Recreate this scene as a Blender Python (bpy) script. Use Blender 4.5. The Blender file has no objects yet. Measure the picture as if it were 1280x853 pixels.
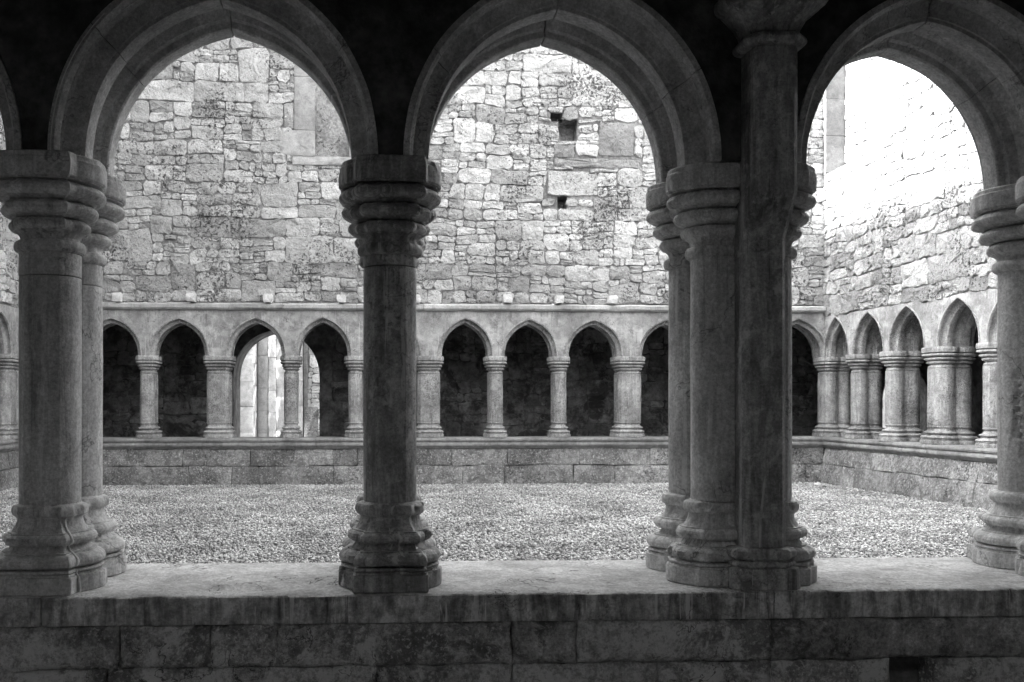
import bpy, math, random
import numpy as np
from mathutils import Vector, noise

scene = bpy.context.scene
COL = scene.collection

# ------------------------------------------------------------------ camera
F_PX, CX, HY = 1244.0, 534.0, 503.0          # focal length, principal point (photo pixels)
YAW = math.radians(2.9)
SZ = 0.69                                     # height of the arcade sills above the gravel
EYE = SZ + 0.52
cam_d = bpy.data.cameras.new('camera')
cam = bpy.data.objects.new('camera', cam_d)
COL.objects.link(cam)
cam.location = (0, 0, EYE)
cam.rotation_euler = (math.radians(90), 0, -YAW)
cam_d.sensor_width = 36.0
cam_d.lens = F_PX / 1280 * 36
cam_d.shift_x = (640 - CX) / 1280
cam_d.shift_y = (HY - 426.5) / 1280
cam_d.clip_start = 0.05
cam_d.clip_end = 500
scene.camera = cam

# ------------------------------------------------------------------ light
SUN_EL, SUN_AZ = math.radians(27), math.radians(-90)     # azimuth clockwise from +Y
world = bpy.data.worlds.new('World')
scene.world = world
world.use_nodes = True
wn, wl = world.node_tree.nodes, world.node_tree.links
bg = wn['Background']
sky = wn.new('ShaderNodeTexSky')
sky.sky_type = 'NISHITA'
sky.sun_disc = False
sky.sun_elevation = SUN_EL
sky.sun_rotation = SUN_AZ
sky.dust_density = 4.0
sky.ozone_density = 1.0
bw = wn.new('ShaderNodeRGBToBW')              # the photograph is monochrome
wl.new(sky.outputs[0], bw.inputs[0])
wl.new(bw.outputs[0], bg.inputs[0])
bg.inputs[1].default_value = 0.15
sun_d = bpy.data.lights.new('sun', 'SUN')
sun_d.energy = 4.5
sun_d.angle = math.radians(2.5)
sun_d.color = (1, 1, 1)
sun = bpy.data.objects.new('sun', sun_d)
COL.objects.link(sun)
to_sun = Vector((math.sin(SUN_AZ) * math.cos(SUN_EL), math.cos(SUN_AZ) * math.cos(SUN_EL), math.sin(SUN_EL)))
sun.rotation_euler = to_sun.to_track_quat('Z', 'Y').to_euler()
sun.location = (-10, 5, 20)
vs = scene.view_settings
vs.view_transform = 'Standard'
vs.look = 'None'
vs.gamma = 1
vs.exposure = 3.4
scene.render.engine = 'CYCLES'
scene.cycles.use_denoising = True
scene.cycles.diffuse_bounces = 6
scene.cycles.max_bounces = 8
scene.cycles.sample_clamp_indirect = 6

# ------------------------------------------------------------------ helpers
def pxX(px, Y):
    """world X of the point on the vertical plane Y that the photo shows at column px"""
    t = (px - CX) / F_PX
    s, c = math.sin(YAW), math.cos(YAW)
    return Y * (s + t * c) / (c - t * s)

def link(o, parent=None):
    COL.objects.link(o)
    if parent is not None:
        o.parent = parent
    return o

def empty(name, loc=(0, 0, 0), rz=0.0, label=None, cat=None, group=None):
    o = bpy.data.objects.new(name, None)
    o.empty_display_size = 0.1
    o.location = loc
    o.rotation_euler = (0, 0, rz)
    link(o)
    tag(o, label, cat, group)
    return o

def tag(o, label=None, cat=None, group=None, kind=None):
    if label:
        o['label'] = label
        if not kind: o['kind'] = 'thing'
    if cat: o['category'] = cat
    if group: o['group'] = group
    if kind: o['kind'] = kind
    return o

def mesh(name, verts, faces, mat, tone=None, smooth=False):
    me = bpy.data.meshes.new(name)
    me.from_pydata([tuple(v) for v in verts], [], faces)
    if tone is not None:
        at = me.attributes.new('tone', 'FLOAT', 'POINT')
        vals = np.full(len(verts), tone, dtype=np.float32) if np.isscalar(tone) else np.asarray(tone, dtype=np.float32)
        at.data.foreach_set('value', vals)
    me.materials.append(mat)
    if smooth:
        me.polygons.foreach_set('use_smooth', [True] * len(me.polygons))
        if smooth is not True:
            me.set_sharp_from_angle(angle=math.radians(smooth))
    me.update()
    return me

def obj(name, me, parent=None, loc=None):
    o = bpy.data.objects.new(name, me)
    if loc is not None: o.location = loc
    return link(o, parent)

def n3(x, y, z, f=1.0, s=0.0):
    return noise.noise(Vector((x * f + s, y * f + 1.7 * s, z * f - 2.3 * s)))

def fbm(x, y, z, f=1.0, s=0.0):
    return n3(x, y, z, f, s) * .6 + n3(x, y, z, f * 2.3, s + 5) * .3 + n3(x, y, z, f * 5.1, s + 9) * .15

def copy_tree(o, parent=None):
    c = o.copy()
    COL.objects.link(c)
    c.parent = parent
    for ch in list(o.children):
        copy_tree(ch, c)
    return c

# ------------------------------------------------------------------ materials (all grey: the photograph is monochrome)
def stone_mat(name, base, var=.35, big=1.3, fine=14.0, streak=0.0, spots=0.0, spot_scale=9.0, spot_val=.25,
              pale=0.0, pale_scale=6.0, bump=.25, bump_scale=40.0, bump_dist=.01, rough=.85, tone=False, pits=0.0, cover=.5, pit_scale=60, streak_scale=13, grit=0.0, drips=0.0, veins=0.0, vein_scale=5, spot_w=.14, pale_at=.56, pit_lo=-.02, pit_hi=.13):
    m = bpy.data.materials.new(name)
    m.use_nodes = True
    nt = m.node_tree
    N, L = nt.nodes, nt.links
    p = N['Principled BSDF']
    p.inputs['Roughness'].default_value = rough
    p.inputs['Specular IOR Level'].default_value = .3
    geo = N.new('ShaderNodeNewGeometry')
    pos = geo.outputs['Position']
    def nz(scale, detail=6, vec=None, rgh=.6, dist=0.0):
        t = N.new('ShaderNodeTexNoise')
        t.inputs['Scale'].default_value = scale
        t.inputs['Detail'].default_value = detail
        t.inputs['Roughness'].default_value = rgh
        t.inputs['Distortion'].default_value = dist
        L.new(vec if vec is not None else pos, t.inputs['Vector'])
        return t.outputs['Fac']
    def mth(op, a, b, clamp=False):
        t = N.new('ShaderNodeMath')
        t.operation = op
        t.use_clamp = clamp
        for i, v in enumerate((a, b)):
            if isinstance(v, (int, float)): t.inputs[i].default_value = v
            else: L.new(v, t.inputs[i])
        return t.outputs[0]
    def remap(v, a, b, c, d):
        t = N.new('ShaderNodeMapRange')
        t.inputs[1].default_value, t.inputs[2].default_value = a, b
        t.inputs[3].default_value, t.inputs[4].default_value = c, d
        L.new(v, t.inputs[0])
        return t.outputs[0]
    v = remap(nz(big, 5), .36, .64, 1 - var, 1 + var)
    v = mth('MULTIPLY', v, remap(nz(fine, 8, rgh=.72), .37, .63, 1 - var * .9, 1 + var * .9))
    v = mth('MULTIPLY', v, base)
    if streak:
        mp = N.new('ShaderNodeMapping')
        mp.inputs['Scale'].default_value = (1, 1, .16)
        L.new(pos, mp.inputs['Vector'])
        s = nz(streak_scale, 5, mp.outputs[0], .65, .8)
        v = mth('MULTIPLY', v, remap(s, .38, .68, 1 - streak, 1 + streak))
    if grit:
        v = mth('MULTIPLY', v, remap(nz(110, 3, rgh=.8), .36, .64, 1 - grit, 1 + grit))
    if spots:
        s = remap(nz(spot_scale, 7, rgh=.72, dist=.4), cover, cover + spot_w, 0, spots)
        # v*(1-s) + base*spot_val*s
        v = mth('ADD', mth('MULTIPLY', v, mth('SUBTRACT', 1.0, s)), mth('MULTIPLY', s, base * spot_val))
    if pale:
        s = remap(nz(pale_scale, 6, rgh=.7, dist=.15), pale_at, pale_at + .07, 0, pale)
        v = mth('ADD', mth('MULTIPLY', v, mth('SUBTRACT', 1.0, s)), mth('MULTIPLY', s, min(base * 2.2, .75)))
    if drips:
        # thin pale lime runs and dark runs
        mp2 = N.new('ShaderNodeMapping')
        mp2.inputs['Scale'].default_value = (1, 1, .045)
        L.new(pos, mp2.inputs['Vector'])
        g = nz(42, 4, mp2.outputs[0], .6, .6)
        mk = remap(nz(3.2, 5, rgh=.65), .47, .55, 0, 1)
        s = mth('MULTIPLY', remap(g, .585, .62, 0, drips), mk)
        v = mth('ADD', mth('MULTIPLY', v, mth('SUBTRACT', 1.0, s)), mth('MULTIPLY', s, min(base * 1.9, .8)))
        s = mth('MULTIPLY', remap(g, .43, .39, 0, drips), remap(nz(2.6, 5, rgh=.65), .5, .58, 0, 1))
        v = mth('MULTIPLY', v, mth('SUBTRACT', 1.0, mth('MULTIPLY', s, .65)))
    if veins:
        # hairline cracks, only in places
        g = nz(vein_scale, 5, rgh=.62, dist=.5)
        ab = N.new('ShaderNodeMath'); ab.operation = 'ABSOLUTE'
        L.new(mth('SUBTRACT', g, .5), ab.inputs[0])
        s = mth('MULTIPLY', remap(ab.outputs[0], .002, .007, veins, 0), remap(nz(2.4, 3), .50, .56, 0, 1))
        v = mth('MULTIPLY', v, mth('SUBTRACT', 1.0, s))
    if pits:
        # dark lichen speckle: fine grain, denser in patches of its own
        amt = remap(nz(1.1, 4, rgh=.65), .40, .66, pit_lo, pit_hi)
        g = nz(pit_scale, 7, rgh=.78, dist=.5)
        thr = mth('SUBTRACT', .60, amt)
        s = mth('MULTIPLY', mth('SUBTRACT', g, thr), 14.0, True)
        v = mth('MULTIPLY', v, mth('SUBTRACT', 1.0, mth('MULTIPLY', s, pits)))
    if tone:
        a = N.new('ShaderNodeAttribute')
        a.attribute_name = 'tone'
        v = mth('MULTIPLY', v, a.outputs['Fac'])
    v = mth('MINIMUM', v, .82)
    cr = N.new('ShaderNodeCombineColor')
    for i in range(3): L.new(v, cr.inputs[i])
    L.new(cr.outputs[0], p.inputs['Base Color'])
    b = N.new('ShaderNodeBump')
    b.inputs['Strength'].default_value = bump
    b.inputs['Distance'].default_value = bump_dist
    h = mth('ADD', nz(bump_scale, 8, rgh=.7), mth('MULTIPLY', nz(bump_scale * .22, 5), 1.6))
    L.new(h, b.inputs['Height'])
    L.new(b.outputs[0], p.inputs['Normal'])
    return m

M = {}
M['rubble'] = stone_mat('rubble_limestone', .60, var=.14, big=.7, fine=9, spots=.5, spot_scale=4, spot_val=.5, cover=.57,
                        bump=1.0, bump_scale=16, bump_dist=.06, tone=True, pits=.85, pit_scale=24, pit_lo=.0, pit_hi=.14, grit=.18)
M['mortar'] = stone_mat('old_mortar', .27, var=.4, big=2, fine=20, bump=.9, bump_scale=30, bump_dist=.03)
M['plaster'] = stone_mat('weathered_render', .35, drips=.45, veins=.6, vein_scale=3, var=.3, big=1.6, fine=7, spots=.55, spot_scale=3.2, spot_val=.45, cover=.55, spot_w=.06, grit=.2,
                         pale=.3, pale_scale=4, bump=.5, bump_scale=26, bump_dist=.015)
M['far_column'] = stone_mat('lichened_limestone', .34, drips=.5, pits=.6, pit_scale=40, var=.34, big=3, fine=16, streak=.16, spots=.5, spot_scale=16, spot_val=.45, cover=.52, grit=.25, pale=.3, pale_scale=20,
                            bump=.6, bump_scale=50, bump_dist=.010)
M['column'] = stone_mat('smooth_limestone', .54, drips=.4, veins=.5, vein_scale=3, var=.15, big=3, fine=30, streak=.22, streak_scale=20, spots=.55, spot_scale=7, spot_val=.5, cover=.61, spot_w=.03, grit=.26,
                        pale=.3, pale_scale=22, pale_at=.58, bump=.4, bump_scale=80, bump_dist=.005, rough=.58, pits=.6, pit_scale=80, pit_lo=-.13, pit_hi=.06)
M['column_dark'] = stone_mat('dark_limestone', .34, drips=.7, veins=.4, vein_scale=3, var=.22, big=3, fine=26, streak=.45, streak_scale=18, spots=.6, spot_scale=6, spot_val=.42, cover=.58, spot_w=.03, grit=.28,
                             pale=.5, pale_scale=14, pale_at=.56, bump=.4, bump_scale=80, bump_dist=.005, rough=.52, pits=.6, pit_scale=70, pit_lo=-.13, pit_hi=.06)
M['arch'] = stone_mat('arch_limestone', .47, veins=.5, vein_scale=4, var=.22, big=3, fine=24, grit=.26, spots=.35, spot_scale=7, spot_val=.5, cover=.58,
                      bump=.35, bump_scale=55, bump_dist=.006)
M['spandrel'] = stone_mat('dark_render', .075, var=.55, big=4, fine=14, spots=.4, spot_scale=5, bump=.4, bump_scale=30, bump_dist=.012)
M['sill'] = stone_mat('sill_slab_stone', .60, veins=.75, vein_scale=3.2, var=.24, big=6, fine=26, spots=.45, spot_scale=12, spot_val=.5, cover=.57, grit=.25,
                      bump=.7, bump_scale=60, bump_dist=.010, rough=.75, pits=.6, pit_scale=60, pit_lo=-.1, pit_hi=.1)
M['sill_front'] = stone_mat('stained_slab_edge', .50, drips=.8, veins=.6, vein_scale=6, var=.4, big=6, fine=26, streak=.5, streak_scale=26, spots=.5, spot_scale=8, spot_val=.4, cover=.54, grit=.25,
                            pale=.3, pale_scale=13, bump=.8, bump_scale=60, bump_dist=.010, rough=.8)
M['slab_edge'] = stone_mat('near_block_stone', .62, var=.5, big=4, fine=28, streak=.2, veins=.75, vein_scale=5, spots=.75, spot_scale=5, spot_val=.22, cover=.52, spot_w=.06, grit=.3,
                           pale=.85, pale_scale=85, pale_at=.535, bump=.9, bump_scale=45, bump_dist=.02, tone=True)
M['parapet'] = stone_mat('lichened_block', .27, var=.36, big=2, fine=18, pits=.7, pit_scale=30, veins=.5, vein_scale=3, spots=.55, spot_scale=7, spot_val=.4, spot_w=.06, cover=.51, grit=.3,
                         pale=.8, pale_scale=38, pale_at=.55, bump=.7, bump_scale=40, bump_dist=.02, tone=True)
M['coping'] = stone_mat('coping_stone', .27, var=.25, big=2.5, fine=14, spots=.5, spot_scale=8, spot_val=.4, cover=.52,
                        bump=.5, bump_scale=40, bump_dist=.01)
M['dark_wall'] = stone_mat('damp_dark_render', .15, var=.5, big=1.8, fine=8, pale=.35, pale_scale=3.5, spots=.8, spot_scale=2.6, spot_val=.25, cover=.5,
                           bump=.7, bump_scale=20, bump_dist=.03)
M['gravel'] = stone_mat('gravel_stone', .48, var=.3, big=1.3, fine=40, bump=.2, bump_scale=90, bump_dist=.003, tone=True)
M['gravel_bed'] = stone_mat('gravel_bed', .10, var=.4, big=8, fine=50, bump=1.0, bump_scale=45, bump_dist=.03)
M['floor'] = stone_mat('flagstone', .34, var=.3, big=2, fine=12, bump=.4)
M['vault'] = stone_mat('vault_render', .10, var=.3, big=2, fine=10, bump=.5)
M['seam'] = stone_mat('pale_mortar', .68, var=.2, big=8, fine=30, bump=.3)
M['dressed'] = stone_mat('dressed_limestone', .50, var=.16, big=2, fine=12, grit=.25, spots=.6, spot_scale=7, spot_val=.45, cover=.52,
                         bump=.4, bump_scale=35, bump_dist=.01, tone=True)
M['iron'] = stone_mat('rusted_iron', .04, var=.3, bump=.2)

# ------------------------------------------------------------------ masonry stones
def warp(x, z, amp, s):
    return (x + amp * (n3(x, 3.1, z, 1.7, s) + .45 * n3(x, 8, z, 5.5, s)),
            z + amp * (n3(x, 13.7, z, 1.7, s) + .45 * n3(x, 5, z, 5.5, s)))

def stone_geo(rect, rng, joint=.012, amp=.035, seed=0., back=.06, proud=.03, rough=.012, inner=.82, corner=.03, step=.085, face=0.0, jitter=.007):
    """one irregular stone: rect = x0,x1,z0,z1 in wall space, front towards -y"""
    x0, x1, z0, z1 = rect
    w, h = x1 - x0, z1 - z0
    j = joint * rng.uniform(.5, 1.1)
    x0 += j; x1 -= j; z0 += j; z1 -= j
    w, h = x1 - x0, z1 - z0
    c = min(corner, .3 * w, .3 * h)
    nx, nz_ = max(2, min(7, int(w / step))), max(2, min(6, int(h / step)))
    pts = []
    cs = [c * rng.uniform(.3, 1.2) for _ in range(4)]
    for i in range(nx + 1): pts.append((x0 + cs[0] + (w - cs[0] - cs[1]) * i / nx, z0))
    for i in range(nz_ + 1): pts.append((x1, z0 + cs[1] + (h - cs[1] - cs[2]) * i / nz_))
    for i in range(nx + 1): pts.append((x1 - cs[2] - (w - cs[2] - cs[3]) * i / nx, z1))
    for i in range(nz_ + 1): pts.append((x0, z1 - cs[3] - (h - cs[3] - cs[0]) * i / nz_))
    jit = min(jitter, .06 * min(w, h)) * (1 if amp else .25)
    P = []
    for x, z in pts:
        if amp: x, z = warp(x, z, amp, seed)
        P.append((x + rng.uniform(-jit, jit), z + rng.uniform(-jit, jit)))
    n = len(P)
    mx = sum(p[0] for p in P) / n; mz = sum(p[1] for p in P) / n
    tx, tz = rng.uniform(-.05, .05), rng.uniform(-.05, .05)
    pr = proud * rng.uniform(.3, 1.0)
    V = [(x, back, z) for x, z in P]
    def yv(x, z, k):
        return face - pr * k - (tx * (x - mx) + tz * (z - mz)) * k - rough * k * (fbm(x, seed, z, 7, seed) * 1.6 + rng.uniform(-.3, .3))
    V += [(x, yv(x, z, .25), z) for x, z in P]
    i1 = inner
    V += [(mx + (x - mx) * i1, yv(x, z, .85), mz + (z - mz) * i1) for x, z in P]
    i2 = inner * .5
    V += [(mx + (x - mx) * i2, yv(mx + (x - mx) * i2, mz + (z - mz) * i2, 1.0), mz + (z - mz) * i2) for x, z in P]
    V.append((mx, yv(mx, mz, 1.0), mz))
    Fc = []
    for r in range(3):
        for i in range(n):
            k = (i + 1) % n
            Fc.append((r * n + i, r * n + k, (r + 1) * n + k, (r + 1) * n + i))
    for i in range(n):
        Fc.append((3 * n + i, 3 * n + (i + 1) % n, 4 * n))
    return V, Fc

def partition(x0, x1, z0, z1, rng, lo, hi):
    out = []
    z = z0
    while z < z1 - .02:
        hh = rng.uniform(.45, .95)
        if z + hh > z1 - .2: hh = z1 - z
        x = x0
        while x < x1 - .01:
            ww = rng.uniform(.8, 1.7)
            if x + ww > x1 - .3: ww = x1 - x
            stack = [(x, x + ww, z, z + hh)]
            while stack:
                a, b, c, d = stack.pop()
                w, h = b - a, d - c
                tgt = math.exp(rng.uniform(math.log(lo), math.log(hi)))
                if w * h < tgt and w < 3.2 * h and h < 1.15 * w or w * h < lo or min(w, h) < .08:
                    out.append((a, b, c, d)); continue
                if w > 1.9 * h * rng.uniform(.75, 1.25):
                    k = a + w * rng.uniform(.28, .72)
                    stack += [(a, k, c, d), (k, b, c, d)]
                else:
                    k = c + h * rng.uniform(.3, .7)
                    stack += [(a, b, c, k), (a, b, k, d)]
            x += ww
        z += hh
    return out

def holed_plane(x0, x1, z0, z1, holes, y, depth):
    """plane with rectangular recesses"""
    xs = sorted({x0, x1, *[h[0] for h in holes], *[h[1] for h in holes]})
    zs = sorted({z0, z1, *[h[2] for h in holes], *[h[3] for h in holes]})
    V, Fc = [], []
    def q(*p):
        b = len(V); V.extend(p); Fc.append(tuple(range(b, b + 4)))
    for i in range(len(xs) - 1):
        for k in range(len(zs) - 1):
            a, b, c, d = xs[i], xs[i + 1], zs[k], zs[k + 1]
            if any(h[0] - 1e-6 <= a and b <= h[1] + 1e-6 and h[2] - 1e-6 <= c and d <= h[3] + 1e-6 for h in holes): continue
            q((a, y, c), (b, y, c), (b, y, d), (a, y, d))
    for a, b, c, d in holes:
        e = y + depth
        q((a, e, c), (b, e, c), (b, e, d), (a, e, d))
        q((a, y, c), (b, y, c), (b, e, c), (a, e, c)); q((a, y, d), (a, e, d), (b, e, d), (b, y, d))
        q((a, y, c), (a, e, c), (a, e, d), (a, y, d)); q((b, y, c), (b, y, d), (b, e, d), (b, e, c))
    return V, Fc

def rubble_wall(root, x0, x1, z0, z1, zvis, seed, holes=(), reserved=(), limit=300, lo=.014, hi=.36, thick=.5, top=None, vis=None, tonefn=None):
    """random rubble: a mortar core and stones, each a part of its own (the rest joined)"""
    rng = random.Random(seed)
    V, Fc = holed_plane(x0, x1, z0, z1, [h for h in holes], .016, .3)
    # core body behind
    obj('mortar_core', mesh('mortar_core', V, Fc, M['mortar']), root)
    tp = top if top else z1
    box_obj('wall_core', x0, x1, .36, .36 + thick, z0, tp, M['mortar'], root)
    if tp > z1:
        box_obj('upper_masonry', x0, x1, -.01, .355, z1 + .002, tp, M['mortar'], root)
    rects = partition(x0, x1, z0, z1, rng, lo, hi)
    stones = []
    for bb in list(reserved) + list(holes):                # cut the stones round the dressed pieces
        nxt = []
        for r in rects:
            a, b, c, d = r
            p, q, e, f = bb
            if b <= p or a >= q or d <= e or c >= f:
                nxt.append(r); continue
            if c < e: nxt.append((a, b, c, e))
            if d > f: nxt.append((a, b, f, d))
            lo_, hi_ = max(c, e), min(d, f)
            if a < p: nxt.append((a, p, lo_, hi_))
            if b > q: nxt.append((q, b, lo_, hi_))
        rects = [r for r in nxt if r[1] - r[0] > .045 and r[3] - r[2] > .045]
    for r in rects:
        mx, mz = (r[0] + r[1]) / 2, (r[2] + r[3]) / 2
        if any(h[0] - .02 < mx < h[1] + .02 and h[2] - .02 < mz < h[3] + .02 for h in list(holes)): continue
        stones.append(r)
    def key(r):
        mz = (r[2] + r[3]) / 2
        mx = (r[0] + r[1]) / 2
        seen = mz < zvis and (vis is None or vis(mx, mz))
        return (0 if seen else 1, -(r[1] - r[0]) * (r[3] - r[2]))
    stones.sort(key=key)
    SV, SF, ST = [], [], []
    for i, r in enumerate(stones):
        t = rng.choice((rng.uniform(.8, 1.15), rng.uniform(.95, 1.25), rng.uniform(.62, 1.0)))
        if tonefn: t *= tonefn((r[0] + r[1]) / 2, (r[2] + r[3]) / 2)
        v, f = stone_geo(r, rng, joint=.0045, amp=.045, seed=seed * .37, proud=.022, rough=.034, inner=.93, corner=.045, jitter=.013)
        if i < limit:
            me = mesh('stone', v, f, M['rubble'], tone=t, smooth=38)
            obj('stone', me, root)
        else:
            b = len(SV)
            SV += v; SF += [tuple(k + b for k in q) for q in f]; ST += [t] * len(v)
    if SV:
        o = obj('small_stones', mesh('small_stones', SV, SF, M['rubble'], tone=ST, smooth=38), root)
        o['kind'] = 'stuff'

def box_geo(x0, x1, y0, y1, z0, z1):
    V = [(x, y, z) for z in (z0, z1) for y in (y0, y1) for x in (x0, x1)]
    return V, [(0, 2, 3, 1), (4, 5, 7, 6), (0, 1, 5, 4), (2, 6, 7, 3), (0, 4, 6, 2), (1, 3, 7, 5)]

def box_obj(name, x0, x1, y0, y1, z0, z1, mat, parent=None, tone=None):
    V, Fc = box_geo(x0, x1, y0, y1, z0, z1)
    return obj(name, mesh(name, V, Fc, mat, tone=tone), parent)

def block_obj(name, rect, root, mat, rng, tone=1.0, back=.2, proud=.012, rough=.008, joint=.005, inner=.94, face=0.0, corner=.012, shear=None, amp=.0, seed=3.):
    v, f = stone_geo(rect, rng, joint=joint, amp=amp, seed=seed, back=face + back, proud=proud, rough=rough, inner=inner, corner=corner, step=.06, face=face)
    if shear:
        k, zt = shear
        v = [(x, y - k * (zt - z), z) for x, y, z in v]
    return obj(name, mesh(name, v, f, mat, tone=tone, smooth=40), root)

def grid_block(name, rect, root, mat, tone, face, seed, back=.2, proud=.006, rough=.022, joint=.0006, res=.014):
    x0, x1, z0, z1 = rect
    x0 += joint; x1 -= joint; z0 += joint; z1 -= joint
    nx, nz_ = max(4, int((x1 - x0) / res)), max(4, int((z1 - z0) / res))
    V, Fc = [], []
    for k in range(nz_ + 1):
        for i in range(nx + 1):
            x, z = x0 + (x1 - x0) * i / nx, z0 + (z1 - z0) * k / nz_
            e = min(x - x0, x1 - x, z - z0, z1 - z)
            ew = .005 + .012 * max(0, n3(x, seed, z, 9, seed))
            edge = min(1, max(0, e / max(.004, ew)))
            y = face - proud * (1 - (1 - edge) ** 2) - rough * fbm(x, seed, z, 6, seed) - rough * .45 * n3(x, seed, z, 34, seed)
            if e < 1e-6: y += .006
            V.append((x + .006 * n3(x, z, 0, 16, seed), y, z + .006 * n3(x, z, 3, 13, seed)))
    for k in range(nz_):
        for i in range(nx):
            a = k * (nx + 1) + i
            Fc.append((a, a + 1, a + nx + 2, a + nx + 1))
    W = nx + 1
    rim = list(range(W)) + [k * W + nx for k in range(1, nz_ + 1)] + [nz_ * W + i for i in range(nx - 1, -1, -1)] + [k * W for k in range(nz_ - 1, 0, -1)]
    b = len(V)
    V += [(V[i][0], face + back, V[i][2]) for i in rim]
    m = len(rim)
    for i in range(m):
        k = (i + 1) % m
        Fc.append((rim[k], rim[i], b + i, b + k))
    return obj(name, mesh(name, V, Fc, mat, tone=tone, smooth=60), root)

# ------------------------------------------------------------------ moulded runs (copings, string courses): profile extruded along x
def run_obj(name, prof, x0, x1, mat, parent, wob=.003, seed=1., tone=None, step=.12, chips=0):
    rng = random.Random(int(seed * 100))
    n = max(2, int((x1 - x0) / step))
    V, Fc = [], []
    m = len(prof)
    bites = [(rng.uniform(x0, x1), rng.uniform(.03, .09)) for _ in range(chips)]
    ymin = min(p[0] for p in prof); zmax = max(p[1] for p in prof)
    for i in range(n + 1):
        x = x0 + (x1 - x0) * i / n
        for (y, z) in prof:
            dy = wob * fbm(x, y, z, 4, seed); dz = wob * fbm(x, z, y, 3, seed + 7)
            yy = y
            for bx, br in bites:
                if abs(x - bx) < br and y < ymin + .03:
                    yy += .02 * (1 - abs(x - bx) / br)
            V.append((x, yy + dy, z + dz))
    for i in range(n):
        for k in range(m):
            l = (k + 1) % m
            Fc.append((i * m + k, i * m + l, (i + 1) * m + l, (i + 1) * m + k))
    Fc.append(tuple(range(m - 1, -1, -1)))
    Fc.append(tuple(range(n * m, n * m + m)))
    return obj(name, mesh(name, V, Fc, mat, tone=tone, smooth=35), parent)

# ------------------------------------------------------------------ arches
# moulding profile: v = distance back from the soffit, y = depth across the wall (wall half thickness T)
T = .235
PROF_FULL = [(.075, -T + .03), (.075, -T - .010), (.058, -T - .010), (.054, -T - .003), (.048, -T + .010), (.053, -T + .016), (.056, -T + .026),
             (.060, -T + .040), (.055, -T + .060), (.038, -T + .074), (.014, -T + .079), (.012, -T + .084), (.002, -T + .085), (0, -T + .093), (0, -.082),
             (.004, -.076), (.022, -.074), (.026, -.068), (.027, -.060), (.055, -.050), (.072, -.028), (.076, 0)]
PROF_FULL = PROF_FULL + [(v, -y) for v, y in reversed(PROF_FULL[:-1])]

def arch_pts(h, rise, v, t, bulge=.014):
    """right half of a slightly pointed two-centred arch (origin at mid springing); t 0..1 springing to apex"""
    R = (rise * rise + h * h) / (2 * h)
    c = R - h
    Rv = R + v
    pm = math.acos(max(-1, min(1, c / Rv)))
    ph = t * pm
    r = Rv * (1 + bulge * math.sin(math.pi * min(1, t * 1.0)) ** 2)
    return -c + r * math.cos(ph), r * math.sin(ph)

def apex_h(h, rise, v):
    R = (rise * rise + h * h) / (2 * h)
    c = R - h
    return math.sqrt((R + v) ** 2 - c * c)

def voussoir(h, rise, side, t0, t1, prof, nseg, zs, xc, wob=.0012, seed=1.):
    V, Fc = [], []
    ring = prof + [(.105, T - .03), (.105, -T + .03)]
    m = len(ring)
    for i in range(nseg + 1):
        t = t0 + (t1 - t0) * i / nseg
        for v, y in ring:
            x, z = arch_pts(h, rise, v, t)
            w = wob * 2 * fbm(x + xc, y, z, 9, seed)
            x2, z2 = arch_pts(h, rise, v + w, t)
            V.append((xc + side * x2, y + w, zs + z2))
    for i in range(nseg):
        for k in range(m):
            l = (k + 1) % m
            q = (i * m + k, i * m + l, (i + 1) * m + l, (i + 1) * m + k)
            Fc.append(q if side > 0 else q[::-1])
    a, b = tuple(range(m)), tuple(range(nseg * m, nseg * m + m))
    Fc.append(a[::-1] if side > 0 else a)
    Fc.append(b if side > 0 else b[::-1])
    return V, Fc

def spandrel_geo(piers, rises, zs, zt, x_lo, x_hi, u, vout=.068):
    """both faces of the wall over a row of arches; piers = [(x, half extension)]"""
    V, Fc = [], []
    for sgn in (-1, 1):
        y = sgn * T
        def q(a, b, c, d):
            k = len(V)
            V.extend([(p[0], y, p[1]) for p in (a, b, c, d)])
            Fc.append((k, k + 1, k + 2, k + 3) if sgn < 0 else (k + 3, k + 2, k + 1, k))
        prev = x_lo
        for i in range(len(piers) - 1):
            xa = piers[i][0] + piers[i][1] + u; xb = piers[i + 1][0] - piers[i + 1][1] - u
            h, xc = (xb - xa) / 2, (xa + xb) / 2
            xl = xc - h - vout
            q((prev, zs), (xl, zs), (xl, zt), (prev, zt))
            N = 20
            cur = []
            for k in range(N + 1):
                x, z = arch_pts(h, rises[i], vout, k / N)
                cur.append((x, z))
            pts = [(xc - x, zs + z) for x, z in cur] + [(xc + x, zs + z) for x, z in reversed(cur[:-1])]
            for k in range(len(pts) - 1):
                a, b = pts[k], pts[k + 1]
                q(a, b, (b[0], zt), (a[0], zt))
            prev = xc + h + vout
        q((prev, zs), (x_hi, zs), (x_hi, zt), (prev, zt))
    # underside strips over the piers and a top
    k = len(V)
    V.extend([(x_lo, -T, zt), (x_hi, -T, zt), (x_hi, T, zt), (x_lo, T, zt)])
    Fc.append((k, k + 1, k + 2, k + 3))
    return V, Fc

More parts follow.
